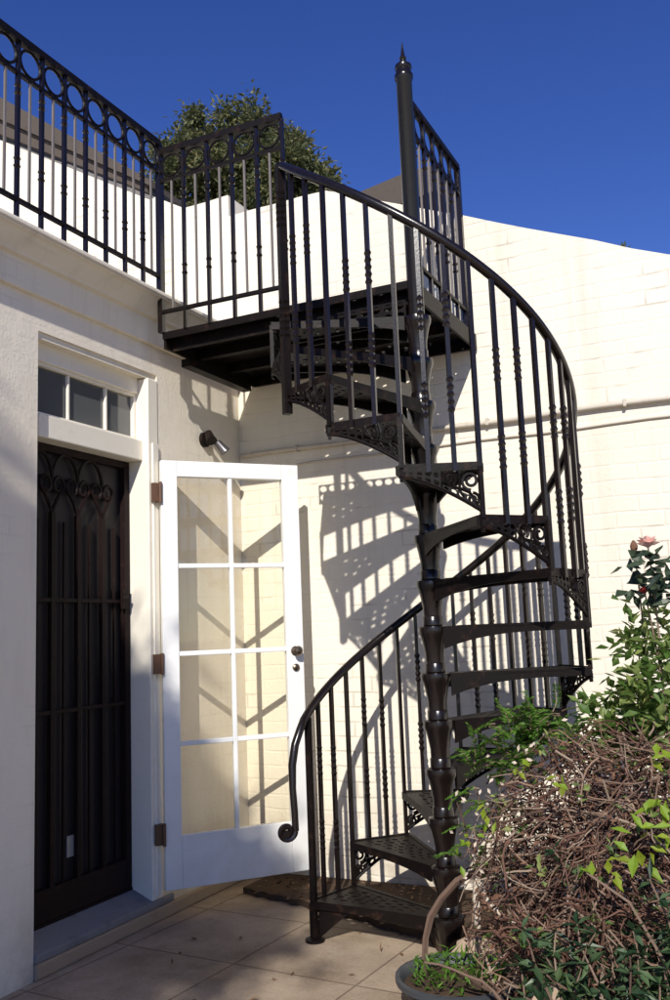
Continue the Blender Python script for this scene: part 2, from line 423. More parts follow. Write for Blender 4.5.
# ------------------------------------------------------------------ boundary wall
bw_ = empty('boundary_wall', (0, WY, 0), 'tall cream painted brick wall with sloping top behind the spiral staircase', 'wall')
m = MB()
top = [(-9.4,7.76),(-3.36,4.257),(-3.01,4.262),(-3.008,4.112),(-2.30,4.11),(-1.45,3.745),(-.347,3.258),(2.0,2.22),(8,2.2)]
rr = random.Random(5); tt = []
for (a, c) in zip(top, top[1:]):
    n = max(1, int((c[0]-a[0])/.16))
    for k in range(n): tt.append((a[0]+(c[0]-a[0])*k/n, a[1]+(c[1]-a[1])*k/n + (rr.uniform(-.006,.006) if k else 0)))
tt.append(top[-1])
m.prism([(x,WY,z) for x,z in tt] + [(8,WY,0),(-9.4,WY,0)], (0,.26,0))
m.build('brickwork', M['brick'], bw_)
# dark verge of the neighbouring roof along the gable on the left
k_ = (4.257-7.76)/(9.4-3.36)
gz = lambda x: 4.257 + k_*(x+3.36)
m = MB(); m.prism([(-9.4,WY-.05,gz(-9.4)+.03),(-5.0,WY-.05,gz(-5.0)+.035),(-3.62,WY-.05,gz(-3.62)+.01),(-3.62,WY-.05,gz(-3.62)+.055),(-5.0,WY-.05,gz(-5.0)+.145),(-9.4,WY-.05,gz(-9.4)+.2)], (0,.06,0)); m.build('barge_board', M['roof'], bw_)
m = MB(); m.prism([(-9.4,WY-.085,gz(-9.4)+.21),(-5.0,WY-.085,gz(-5.0)+.15),(-3.58,WY-.085,gz(-3.58)+.058),(-3.58,WY-.085,gz(-3.58)+.10),(-5.0,WY-.085,gz(-5.0)+.33),(-9.4,WY-.085,gz(-9.4)+.5)], (0,6,0)); m.build('roof', M['roof'], bw_)
m = MB(); m.prism([(-2.40,5.5,4.20),(-1.80,5.5,4.28),(-1.80,5.5,4.46),(-2.0,5.5,4.46),(-2.40,5.5,4.40)], (0,.5,0))
tag(m.build('roof_ridge', M['roof']), 'dark roof ridge showing over the wall just left of the pole top', 'roof')

def pipe(name, z, r, x0, x1, off, label, clips):
    p = empty(name, (x0, WY-off, z), label, 'pipe')
    pts = [(x0+(x1-x0)*k/30, WY-off, z+.004*math.sin(k*1.3)) for k in range(31)]
    m = MB(); m.tube(pts, r, 10); m.build('tube', M['pipe'], p, smooth=True)
    for cx in clips:
        c = MB(); c.box(cx-.008, WY-off-r-.003, z-r-.004, cx+.008, WY-.001, z+r+.010); c.build('clip', M['pipe'], p, bevel=.003)
pipe('pipe_and_shadow_tube', 2.505, .013, -2.94, 3.0, .026, 'thicker grey painted pipe running along the wall, above the thin shadow tube', (-2.55,-1.36,-.63,.5))
pipe('pipe_and_shadow_tube', 2.412, .006, -2.56, 3.0, .010, 'thin cream tube standing in for the shadow line below the thicker pipe', (-1.9,-1.0,-.1))  # added tube in place of the shadow line under the thicker pipe

# wall lamp
L = empty('wall_lamp', (WX, 4.43, 2.53), 'small twin spotlight on the house wall above the open white door', 'lamp')
m = MB(); q = MB(); q.lathe([(.045,0),(.045,.02),(.02,.028)], 16); m.add([(WX+v[2], 4.43+v[0], 2.545+v[1]) for v in q.v], q.f)
m.build('base', M['iron'], L, smooth=True)
for (dy, dz, mt) in ((-.05,.01,'iron'), (.06,-.03,'steel')):
    m = MB(); a = Vector((WX+.025,4.43,2.545)); c = a+Vector((.05,dy,dz)); m.tube([a,c], .009, 8); m.build('arm', M['iron'], L)
    d = Vector((.5,dy*6,-.75)).normalized()
    m = MB(); m.tube([c-d*.03, c-d*.022, c+d*.022, c+d*.052, c+d*.054], [.011,.022,.026,.032,.030], 14)
    m.build('spot_head', M[mt], L, smooth=True)

# ------------------------------------------------------------------ spiral staircase (local coordinates: pole at origin)
PX, PY = -1.405, 3.888
RS, STEP, RISE, Z1, LEAD1 = .67, 25.44, .204, .181, 177.3
stair = empty('spiral_staircase', (PX, PY, 0), 'black cast iron spiral staircase with lace treads and curved handrail', 'staircase')
def P(r, deg, z): return (r*math.cos(R(deg)), r*math.sin(R(deg)), z)
m = MB(); m.lathe([(.075,0),(.075,.02),(.05,.03),(.038,.05),(.038,4.03),(.045,4.04),(.045,4.06),(.038,4.07),(.036,4.085)], 24)
m.build('pole', M['gloss'], stair, local=True, smooth=True)
m = MB(); m.lathe([(.036,4.085),(.042,4.095),(.040,4.11),(.022,4.125),(.014,4.14),(.018,4.15),(.010,4.165),(.006,4.20),(.0015,4.235)], 16)
m.build('finial', M['gloss'], stair, local=True, smooth=True)
# hub collars
hub0 = None
for k in range(14):
    z = Z1 + RISE*k
    if hub0 is None:
        m = MB(); m.lathe([(.041,-.200),(.045,-.196),(.045,-.16),(.041,-.155),(.042,-.12),(.050,-.075),(.057,-.045),(.064,-.03),(.066,-.012),(.064,.000),(.050,.004),(.044,.0042)], 24)
        hub0 = m.build('hub', M['gloss'], stair, local=True, smooth=True); o = hub0
    else:
        o = hub0.copy(); col.objects.link(o); o.parent = stair
    o.location = (0,0,z)
# one tread: leading edge along +X (angle 0), trailing edge at -WID
WID = 27.0
def tr(u, v):
    a = -WID*v; half = WID/2
    ro = (RS+.006)*math.cos(R(half))/math.cos(R(a+half)); r = .055 + (ro-.055)*u
    x, y = r*math.cos(R(a)), r*math.sin(R(a))
    # treads keep some width beside the hub
    n = (Vector((math.sin(R(half)), math.cos(R(half)))))
    k = (1-u)**2*.028*(.5-v)*2
    return (x + n.x*k, y + n.y*k, -.012)
m = MB()
def th(i, j):
    if i in (0, 1, 11) or j in (0, 6): return 0
    return .78 if (i+j) % 2 == 0 else (.42 if i > 5 else 0)
m.pierced(tr, 12, 7, th, (0,0,.012))
def edge_strip(v, d_out, d_hub, th_):
    n = 12
    for i in range(n):
        u0, u1 = i/n, (i+1)/n
        f = lambda u: d_out + (d_hub-d_out)*max(0, 1-u/.85)**3.0
        a, b2 = Vector(tr(u0, v)), Vector(tr(u1, v))
        d = (b2-a).normalized(); s_ = Vector((d.y, -d.x, 0))*th_*(1 if v > .5 else -1)
        z = Vector((0,0,1))
        m.add([a+z*.0125, b2+z*.0125, b2-z*f(u1), a-z*f(u0), a+z*.0125+s_, b2+z*.0125+s_, b2-z*f(u1)+s_, a-z*f(u0)+s_],
              [(0,1,2,3),(7,6,5,4),(0,4,5,1),(1,5,6,2),(2,6,7,3),(3,7,4,0)])
edge_strip(0, .022, .055, .010); edge_strip(1, .021, .085, .012)
T_, L_ = Vector(tr(1,1)), Vector(tr(1,0))
m.bar(T_+Vector((0,0,.003)), L_+Vector((0,0,.003)), .014, .030)
# a moulded nosing line
m.bar(Vector(tr(.1,1))+Vector((0,0,.010)), Vector(tr(1,1))+Vector((0,0,.010)), .02, .010)
tread0 = m.build('tread', M['iron'], stair, local=True)
# lace bracket under the outer edge, deep at the leading corner
br = MB()
cd = (L_-T_); cl = cd.length; cx_ = cd.normalized(); nout = Vector((cx_.y, -cx_.x, 0))
if nout.dot(T_) < 0: nout = -nout
def dep(s): return .028 + .150*s**1.5
def bf(s, z): return T_ + cx_*(cl*s) + nout*.004 + Vector((0,0,-z))
br.tube([bf(s/14, dep(s/14)) for s in range(15)], .008, 6)
br.bar(bf(.985, 0), bf(.985, .20), .017)
br.bar(bf(.03, 0), bf(.03, .05), .012)
br.pierced(lambda u, v: bf(u*.5, .012+(dep(u*.5)-.012)*v), 5, 2, lambda i, j: .74, nout*.006)
def spiral(c, s, turns, a0, flip, r=.0065, n=22, end=.3):
    pts = []
    for i in range(n):
        t = i/(n-1); a = a0+flip*turns*2*math.pi*t; q = s*(1-(1-end)*t)
        pts.append(bf(c[0]+q*math.cos(a)/cl, c[1]+q*math.sin(a)))
    br.tube(pts, r, 5)
spiral((.86,.055), .036, 1.5, math.pi*.5, 1); spiral((.60,.043), .030, 1.4, math.pi*.3, -1); spiral((.88,.128), .026, 1.3, -math.pi*.5, 1)
br.tube([bf(.52,.02), bf(.62,.075), bf(.74,.085), bf(.84,.10), bf(.95,.165)], .007, 5)
br.tube([bf(.70,.01), bf(.735,.05), bf(.72,.09), bf(.78,.12)], .006, 5)
br.pierced(lambda u, v: bf(.52+.45*u, dep(.52+.45*u)*(.78+.2*v)), 5, 1, lambda i, j: .7, nout*.006)
bracket0 = br.build('bracket', M['iron'], tread0, local=True)
for k in range(14):
    if k == 0: o, q = tread0, bracket0
    else:
        o = tread0.copy(); col.objects.link(o); o.parent = stair
        q = bracket0.copy(); col.objects.link(q); q.parent = o
    o.location = (0,0,Z1+RISE*k); o.rotation_euler.z = R(LEAD1-STEP*k)
# foot bracket under the first tread
m = MB(); m.prism([P(.64,176,.17), P(.64,176,.02), P(.48,176,.15), P(.48,176,.17)], Vector(P(.012,266,0)))
m.build('foot_bracket', M['iron'], stair, local=True)

# handrail
def rail_z(d): return 1.012 + (LEAD1-d)*RISE/STEP
hr = [P(RS, d, rail_z(d)) for d in [LEAD1+2 - i*2.5 for i in range(int((LEAD1+2+127.5)/2.5)+1)]]
start = [P(RS+.012, LEAD1+11, .515), P(RS+.014, LEAD1+11, .60), P(RS+.022, LEAD1+10.5, .70), P(RS+.026, LEAD1+9.5, .80), P(RS+.018, LEAD1+7.6, .89), P(RS+.004, LEAD1+5, .955)]
m = MB(); m.tube(start+hr, [.016]*3+[.019]*3+[.0205]*len(hr), 10)
hrail = m.build('handrail', M['gloss'], stair, local=True, smooth=True)
m = MB()
c0 = Vector(P(RS+.012, LEAD1+11, .515)); tx = Vector((-.75,-.66,0))
pts = []
for i in range(26):
    t = i/25; a = -2*math.pi*1.35*t; q = .040*(1-.75*t)
    pts.append(c0 + tx*(.040 - q*math.cos(a)) + Vector((0,0,q*math.sin(a))))
m.tube(pts, .014, 8)
m.tube([pts[-1]-Vector((.66,-.75,0))*.02, pts[-1]+Vector((.66,-.75,0))*.02], .017, 10)
m.build('volute', M['gloss'], hrail, local=True, smooth=True)

# balusters: plain, knotted, knotted on every tread
BAR = .0175
def knots(mb, a, b, zc, n=5, pitch=.030, s=.0165):
    x, y = a
    for i in range(n):
        z = zc+(i-(n-1)/2)*pitch
        mb.lathe([(.0095,-pitch*.48),(s,0),(.0095,pitch*.48)], 6, (x,y,z))
nb = 0
for k in range(12):
    zt = Z1+RISE*k
    for j in range(3):
        d = LEAD1-STEP*k - STEP*(j+.03)/3
        if k == 0 and j == 0: continue
        m = MB(); p = P(RS+.002, d, 0); zb = zt-.03 if j else zt-RISE+.01
        dirv = Vector(P(1,d,0))
        m.bar((p[0],p[1],zb), (p[0],p[1],rail_z(d)-.012), BAR, BAR, dirv)
        if j:
            H = rail_z(d)-zt
            knots(m, p[:2], None, zt+H*(.68 if j == 1 else .62)); 
            knots(m, p[:2], None, zt+H*(.30 if j == 1 else .26), 5)
        m.build('baluster', M['gloss'], stair, local=True); nb += 1
m = MB(); p = P(RS, LEAD1-1, 0); m.bar((p[0],p[1],.0), (p[0],p[1],rail_z(LEAD1)-.01), .026); m.lathe([(.045,0),(.045,.012),(.02,.02)], 12, (p[0],p[1],0)); m.lathe([(.013,-.03),(.020,0),(.013,.03)], 8, (p[0],p[1],.16))
m.build('newel_post', M['iron'], stair, local=True)
d = LEAD1-STEP*12; p = P(RS+.002, d, 0); zt = Z1+RISE*11
m = MB(); m.bar((p[0],p[1],zt-.10), (p[0],p[1],rail_z(d)+.005), .034, .034, Vector(P(1,d,0)))
for zc in (zt+.25, zt+.75):
    for i in range(6): m.lathe([(.018,-.014),(.027,0),(.018,.014)], 6, (p[0],p[1],zc+i*.03))
m.build('newel_post', M['iron'], stair, local=True)

# landing platform
LZ = 3.012
lx0, lx1, ly0, ly1 = -1.43, -.005, -.012, WY-PY-.012
m = MB()
m.pierced(lambda u, v: (lx0+(lx1-lx0)*u, ly0+(ly1-ly0)*v, LZ-.014), 20, 12, lambda i, j: (.5 if (i+j) % 2 and i > 8 else 0), (0,0,.014))
m.box(lx0, ly0-.012, LZ-.034, lx1, ly0, LZ+.004); m.box(lx0+.02, ly0+.05, LZ-.085, lx1, ly0+.062, LZ-.016); m.box(lx1, ly0-.012, LZ-.085, lx1+.014, ly1, LZ+.004)
m.box(lx0, ly1-.02, LZ-.08, lx1, ly1, LZ-.016); m.box(lx0, ly0, LZ-.085, lx0+.014, ly1-.02, LZ-.016)
for fy in (.33,.66): m.box(lx0+.014, ly0+(ly1-ly0)*fy-.02, LZ-.07, lx1, ly0+(ly1-ly0)*fy+.02, LZ-.016)
m.box(lx0-.03, ly0+.2, LZ-.13, lx0+.03, ly1-.1, LZ-.086)
land = m.build('landing', M['iron'], stair, local=True)
m = MB()
m.pierced(lambda u, v: (-.70+.66*u, ly0-.016, LZ-.09-.10*v), 11, 2, lambda i, j: .78, (0,-.006,0))
m.bar((-.70,ly0-.019,LZ-.195), (-.04,ly0-.019,LZ-.195), .014, .012)
m.build('fretwork', M['iron'], land, local=True)

def guard(name, a, b, zb, ztop, parent, local, n, ringlow, legs_to, post_ends=(True,True), loc=Vector((0,0,0)), end_h=None, thin=True):
    """straight guard: moulded top rail, a row of rings, second rail, bars, bottom rail (ring row below if ringlow)"""
    a = Vector((*a,0)); b = Vector((*b,0)); d = (b-a); Ln = d.length; d.normalize(); nrm = Vector((d.y,-d.x,0))
    sp = Ln/n; Z = lambda z: Vector((0,0,z)); rr_ = min(sp/2-.012, .062); zr = ztop-.02-2*rr_-.022
    tr_ = MB(); tr_.bar(a+Z(ztop), b+Z(ztop), .034, .030); tr_.bar(a+Z(ztop+.018), b+Z(ztop+.018), .022, .012)
    root = tr_.build(name, M['iron'], parent, local=local)
    pm = root
    r1 = MB(); r1.bar(a+Z(zr), b+Z(zr), .018, .018); r1.build('rail', M['iron'], pm, local=local)
    r2 = MB(); r2.bar(a+Z(zb), b+Z(zb), .020, .018); r2.build('rail', M['iron'], pm, local=local)
    for i in range(n):
        c = a+d*(sp*(i+.5)); zc = (zr+ztop)/2
        q = MB(); q.ring(c+Z(zc-.003), nrm, rr_, .007, 20, 6)
        q.build('ring', M['iron'], pm, local=local)
        if ringlow:
            rl = min((zb-legs_to)/2-.012, sp/2-.012)
            q = MB(); q.ring(c+Z((zb+legs_to)/2), nrm, rl, .006, 20, 6); q.build('ring', M['iron'], pm, local=local)
        if thin:
            q = MB(); q.bar(c+Z(zb), c+Z(zr), .010, .010, nrm); q.build('thin_baluster', M['sunlit_iron'], pm, local=local)
    for i in range(n+1):
        c = a+d*(sp*i); q = MB()
        end = (i == 0 and post_ends[0]) or (i == n and post_ends[1])
        wd = .030 if end else .0175
        q.bar(c+Z(legs_to), c+Z(ztop-.01 if not end else ztop+.0), wd, wd, nrm)
        if not end:
            H = zr-zb
            for f in (.84,.90,.26,.32): q.lathe([(.009,-.012),(.018,0),(.009,.012)], 6, tuple(c+Z(zb+H*f)))
        q.build('post' if end else 'baluster', M['gloss'], pm, local=local)
    return root
M['sunlit_iron'] = paint('sunlit_grey_iron', (.16,.14,.125), .45, (.25,.2,.17), .5)  # lighter grey puts the sunlit faces of the thin bars into the colour
guard('landing_guard', (-1.43,-.03), (-.675,-.012), 3.125, 4.035, stair, True, 5, False, LZ, (True,False))
guard('landing_guard', (-.035,.05), (-.035,ly1-.03), 3.155, 4.01, stair, True, 6, False, LZ)
# terrace railing
tr_root = guard('terrace_railing', (WX+.132,3.85), (WX+.132,3.85-.1476*26), 3.322, 4.085, None, False, 26, False, 3.232)
tag(tr_root, 'black iron railing with a row of rings along the terrace edge above the door', 'railing')

# ------------------------------------------------------------------ plants
def clumps(mb, rg, centre, rad, n_cl, cl_r, n_leaf, L, W, shell=.45, squash=.8, keep=None, droop=0):
    c = Vector(centre)
    for _ in range(n_cl):
        while True:
            q = Vector((rg.uniform(-1,1), rg.uniform(-1,1), rg.uniform(-1,1)))
            if shell < q.length < 1: break
        p = c + Vector((q.x*rad[0], q.y*rad[1], q.z*rad[2]))
        if keep and not keep(p): continue
        cr = cl_r*rg.uniform(.55,1.25)
        for _ in range(n_leaf):
            s = Vector((rg.gauss(0,.42), rg.gauss(0,.42), rg.gauss(0,.42)*squash))*cr
            d = Vector((rg.gauss(0,1), rg.gauss(0,1), rg.gauss(0,.7)-droop)) + s*1.2/cr
            mb.leaf(p+s, d, Vector((rg.gauss(0,.5), rg.gauss(0,.5), 1)), L*rg.uniform(.6,1.3), W*rg.uniform(.6,1.2))
def branches(mb, rg, base, top, r0, crown, n):
    base = Vector(base); top = Vector(top)
    pts = [base.lerp(top, k/8)+Vector((rg.uniform(-.08,.08), rg.uniform(-.08,.08), 0))*(1 if 0 < k else 0) for k in range(9)]
    mb.tube(pts, [r0*(1-.6*k/8) for k in range(9)], 9)
    for i in range(n):
        s = pts[rg.randint(4,8)]; e = Vector(crown[0])+Vector((rg.uniform(-1,1)*crown[1][0], rg.uniform(-1,1)*crown[1][1], rg.uniform(-.4,1)*crown[1][2]))*.8
        mid = s.lerp(e,.5)+Vector((rg.uniform(-.2,.2), rg.uniform(-.2,.2), .25))
        mb.tube([s, s.lerp(mid,.5)+Vector((0,0,.05)), mid, mid.lerp(e,.5), e], [r0*.35,r0*.28,r0*.2,r0*.12,r0*.04], 5)

# tree beyond the wall
rg = random.Random(11)
t = empty('tree', (-8.0,14.0,0), 'dark olive green leafy tree rising behind the terrace and wall', 'tree')
m = MB(); branches(m, rg, (-8.0,14,0), (-8.1,14,9.4), .22, ((-8.3,14,9.1),(1.2,1.0,1.2)), 26); m.build('trunk', M['bark'], t)
m = MB()
for c_, r_c, n_ in (((-9.25,14,10.0),(.85,1.1,1.35),50),((-8.25,14,9.85),(1.1,1.2,1.3),60),((-7.25,14,9.05),(.85,1.1,1.25),52),((-8.3,14,8.3),(1.75,1.1,1.1),56)):
    clumps(m, rg, c_, r_c, n_, .36, 300, .125, .06, .0)
m.build('crown', M['tree_leaf'], t)

# tree standing behind the viewpoint; its shade falls on the doorway
rg = random.Random(21)
t = empty('tree', (-.2,-6.2,0), 'broad garden tree behind the viewpoint shading the doorway', 'tree')
m = MB(); branches(m, rg, (-.2,-6.2,0), (-.1,-6.1,6.6), .16, ((0,-6.0,6.9),(1.0,.7,1.2)), 18); m.build('trunk', M['bark'], t)
m = MB()
clumps(m, rg, (-.30,-6.0,6.55), (1.02,.9,1.30), 120, .30, 90, .15, .07, .05)
clumps(m, rg, (.36,-6.0,6.25), (.55,.7,.95), 46, .26, 80, .15, .07, .05)
clumps(m, rg, (-.50,-6.1,8.15), (.6,.5,.40), 12, .22, 22, .15, .05, .1)
m.build('crown', M['shade_leaf'], t)

# tangle of dead vine at the right front
rg = random.Random(4)
def wander(rg, p, d, n, step, curl, grav=0):
    pts = [Vector(p)]; d = Vector(d).normalized()
    for _ in range(n):
        d = (d + Vector((rg.gauss(0,curl), rg.gauss(0,curl), rg.gauss(0,curl)-grav))).normalized(); pts.append(pts[-1]+d*step)
    return pts
def inside(p): 
    return (((p.x+.60)/.52)**2 + ((p.y-3.35)/.34)**2 + ((p.z-.42)/(.62+.12*(p.x+.6)))**2)
v = empty('dead_vine', (-.75,3.35,0), 'tangled mound of bare reddish brown vine stems in front of the staircase', 'vine')
m = MB(); m2 = MB(); n = 0
while n < 260:
    p = Vector((rg.uniform(-1.12,-.05), rg.uniform(3.02,3.65), rg.uniform(.05,1.12)))
    q = inside(p)
    if q > 1.02 or (q < .30 and rg.random() < .7): continue
    if p.z < .42 and p.x > -.72 and rg.random() < .85: continue
    d = Vector((rg.gauss(0,1), rg.gauss(0,.55), rg.gauss(0,.8)))
    for _ in range(rg.randint(3,9)):      # stems that run together
        pts = wander(rg, p+Vector((rg.gauss(0,.025),rg.gauss(0,.03),rg.gauss(0,.025))), d+Vector((rg.gauss(0,.25),rg.gauss(0,.25),rg.gauss(0,.25))), rg.randint(6,16), .032, .24, .06)
        cut = next((i for i, pp in enumerate(pts) if inside(pp) > 1.14 or pp.z < .02), len(pts)); pts = pts[:cut]
        if len(pts) < 3: continue
        r0 = rg.choice([.0016,.002,.0025,.003,.003,.0045])
        (m if rg.random() < .74 else m2).tube(pts, [r0*(1-.5*i/len(pts)) for i in range(len(pts))], 4)
    n += 1
for _ in range(46):                        # long arching runners over the mound
    x = rg.uniform(-1.05,-.2); pts = wander(rg, (x, 3.08+rg.uniform(0,.15), rg.uniform(.35,1.0)), (rg.choice([-1,1]), rg.uniform(-.2,.2), rg.uniform(-.2,.6)), 20, .04, .13, .035)
    cut = next((i for i, pp in enumerate(pts) if inside(pp) > 1.22), len(pts)); pts = pts[:cut]
    if len(pts) > 5: m2.tube(pts, [.0045*(1-.6*i/len(pts)) for i in range(len(pts))], 5)
for k in range(16):
    p = (-.75+rg.uniform(-.25,.35), 3.35+rg.uniform(-.2,.2), .03)
    pts = [q for q in wander(rg, p, (rg.uniform(-.3,.4), rg.uniform(-.2,.1), 1), 20, .05, .20, .05) ]
    cut = next((i for i, q in enumerate(pts) if inside(q) > 1.05 and q.z > .3), len(pts)); pts = pts[:cut]
    if len(pts) < 4: continue
    r0 = rg.uniform(.008,.014); m2.tube(pts, [r0*(1-.7*i/len(pts)) for i in range(len(pts))], 6)
cl = MB()
for _ in range(2600):
    p = Vector((rg.uniform(-1.12,-.1), rg.uniform(3.0,3.6), rg.uniform(.3,1.1)))
    if .45 < inside(p) < 1.0: cl.leaf(p, Vector((rg.gauss(0,1),rg.gauss(0,1),rg.gauss(-.4,.7))), Vector((rg.gauss(0,1),rg.gauss(0,1),1)), rg.uniform(.018,.04), rg.uniform(.008,.018), .5)
gl = MB()
for _ in range(130):
    p0 = Vector((rg.uniform(-1.1,-.1), rg.uniform(3.0,3.5), rg.uniform(.25,1.08)))
    if not .6 < inside(p0) < 1.05: continue
    for _ in range(7): gl.leaf(p0+Vector((rg.gauss(0,.02),rg.gauss(0,.02),rg.gauss(0,.02))), Vector((rg.gauss(0,1),rg.gauss(-.3,1),rg.gauss(0,.7))), Vector((rg.gauss(0,1),-.6,1)), rg.uniform(.02,.045), rg.uniform(.012,.024))
gl.build('green_leaves', M['rose_leaf'], v)
cl.build('dry_leaves', M['crisp'], v)
m.build('twigs', M['twig'], v); m2.build('stems', M['twig2'], v)
m = MB()
m.tube([(-1.31,3.40,.05),(-1.335,3.40,.15),(-1.325,3.40,.25),(-1.30,3.40,.33),(-1.25,3.39,.40),(-1.18,3.38,.47),(-1.07,3.36,.53),(-.98,3.3,.62),(-.90,3.28,.68),(-.80,3.25,.71)], [.012,.013,.012,.014,.013,.014,.011,.010,.009,.005], 8)
m.build('thick_stem', M['twig2'], v, smooth=True)
m = MB()
m.tube([(-1.125,3.42,.30),(-1.125,3.42,.40),(-1.115,3.42,.50),(-1.12,3.42,.56)], [.012,.014,.013,.005], 7)
m.tube([(-1.12,3.40,.50),(-1.07,3.38,.41),(-1.0,3.36,.36),(-.88,3.33,.33)], [.009,.009,.008,.005], 7)
edge = [Vector((-1.10,3.28,.56)),Vector((-1.06,3.26,.68)),Vector((-1.0,3.25,.77)),Vector((-.93,3.24,.86)),Vector((-.86,3.24,.93)),Vector((-.80,3.24,1.0))]
m.build('bleached_branch', M['pale'], v, smooth=True)
m = MB()
for q in edge:
    for _ in range(8): m.leaf(q+Vector((rg.gauss(0,.05),rg.gauss(0,.03),rg.gauss(0,.05))), Vector((rg.gauss(0,1),rg.gauss(0,1),rg.gauss(0,1))), Vector((0,-1,.4)), rg.uniform(.015,.03), .012)
m.build('pale_leaves', M['pale'], v)

# feathery green shrub between the vine and the staircase
rg = random.Random(8)
s = empty('fern_shrub', (-1.02,3.78,0), 'feathery bright green shrub beside the lower treads behind the dead vine', 'shrub')
m = MB(); fm = MB()
def frond(p, d, L, leaf, w):
    pts = wander(rg, p, d, 9, L/9, .14, .10); m.tube(pts, [.003*(1-.8*i/9) for i in range(10)], 4)
    for i, q in enumerate(pts[1:]):
        dd = (pts[min(i+2,9)]-pts[i]).normalized(); side = dd.cross(Vector((0,0,1))).normalized()
        for sg in (-1,1):
            for h in (0,.5): fm.leaf(q+dd*h*L/9, dd*.7+side*sg+Vector((0,0,rg.uniform(-.3,.3))), Vector((rg.gauss(0,.3),rg.gauss(0,.3),1)), leaf*(1.1-.06*i), w)
for (cx, cy, cz, sx_, sz_, n) in ((-1.10,3.60,.84,.06,.07,22),(-.86,3.55,1.08,.09,.04,70),(-.98,3.52,.98,.06,.05,26),(-1.15,3.45,.62,.025,.06,6)):
    for _ in range(n):
        frond((cx+rg.gauss(0,sx_), cy+rg.gauss(0,.06), cz-.08+rg.gauss(0,sz_)), (rg.gauss(0,1), rg.gauss(0,.6)-.2, rg.uniform(.1,1.2)), rg.uniform(.09,.16), .028, .011)
for k in range(9): m.tube(wander(rg, (-1.0+rg.uniform(-.10,.12),3.68,.03), (rg.uniform(-.1,.1),-.08,1), 14, .055, .06), .003, 5)
m.build('stem', M['twig2'], s); fm.build('foliage', M['fern'], s)

# rose bush
rg = random.Random(15)
s = empty('rose_bush', (-.42,3.55,0), 'tall rose bush with pink bloom and buds at the right edge', 'rose bush')
m = MB(); f1 = MB(); f2 = MB()
heads = [(-.47,3.50,1.655),(-.415,3.45,1.665),(-.44,3.45,1.50)]
for i, h in enumerate(heads):
    b0 = Vector((-.38+.03*i,3.55,.03)); h = Vector(h)
    pts = [b0.lerp(h, k/12)+Vector((.05*math.sin(k*.5+i),.03*math.sin(k*.7),0))*(1-k/12) for k in range(13)]
    m.tube(pts, [.007*(1-.6*k/12) for k in range(13)], 5)
for k in range(10): m.tube(wander(rg, (-.45+rg.uniform(-.22,.22),3.60+rg.uniform(-.1,.1),.03), (rg.uniform(-.08,.1),-.03,1), 17, .06, .05), .004, 5)
for _ in range(80):
    p = Vector((-.41+rg.gauss(0,.05), 3.46+rg.gauss(0,.05), rg.uniform(1.46,1.63)))
    f2.leaf(p, Vector((rg.gauss(0,1), rg.gauss(0,.7)-.5, rg.gauss(-.2,.6))), Vector((rg.gauss(0,.6),-.6,1)), rg.uniform(.045,.08), rg.uniform(.03,.05))
clumps(f1, rg, (-.42,3.55,1.18), (.17,.2,.24), 52, .09, 15, .056, .034, .1, .8)
clumps(f1, rg, (-.60,3.62,1.00), (.18,.2,.12), 40, .09, 15, .052, .032, .1, .8)
clumps(f1, rg, (-.28,3.55,1.05), (.2,.2,.3), 40, .09, 15, .060, .038, .1, .8)
m.build('stem', M['twig2'], s); f1.build('foliage', M['rose_leaf'], s); f2.build('upper_leaves', M['rose_dark'], s)
def flower(h, r, mt, name):
    m = MB(); h = Vector(h)
    for ringn, (n, rr_, tilt) in enumerate(((5,1,.25),(5,.75,.7),(4,.5,1.3))):
        for k in range(n):
            a = 2*math.pi*(k+.5*ringn)/n; d = Vector((math.cos(a), math.sin(a), tilt))
            m.leaf(h, d, Vector((0,0,1)), r*1.1, r*1.1, .35)
    m.lathe([(.001,-.012),(r*.45,.0),(r*.5,r*.4),(r*.25,r*.8),(.001,r*.85)], 9, tuple(h))
    m.build(name, mt, s)
flower(heads[1], .040, M['petal'], 'rose_bloom'); flower(heads[2], .022, M['petal_red'], 'rose_bloom')
m = MB(); m.lathe([(.002,-.012),(.013,.002),(.014,.016),(.006,.032),(.001,.036)], 9, heads[0]); m.build('rose_bud', mat('dry_rose_bud',(.16,.08,.045),.8), s)

# dark glossy shrub low at the right
rg = random.Random(31)
s = empty('leafy_shrub', (-.5,3.1,0), 'low glossy dark green shrub at the bottom right below the vine', 'shrub')
m = MB(); f = MB()
for k in range(58):
    b0 = (-.50+rg.uniform(-.28,.45), 3.08+rg.uniform(-.22,.22), .03)
    pts = wander(rg, b0, (rg.gauss(0,.35), rg.gauss(0,.25)-.12, 1), rg.randint(5,9+(4 if b0[0] > -.5 else 0)), .055, .15)
    m.tube(pts, [.006*(1-.6*i/len(pts)) for i in range(len(pts))], 5)
    for q in pts[2:]:
        for _ in range(6): f.leaf(q, Vector((rg.gauss(0,1), rg.gauss(0,1)-.3, rg.gauss(.1,.5))), Vector((rg.gauss(0,.4),rg.gauss(0,.4),1)), rg.uniform(.035,.08), rg.uniform(.014,.026))
m.build('stem', M['twig2'], s); f.build('foliage', M['dark_leaf'], s)

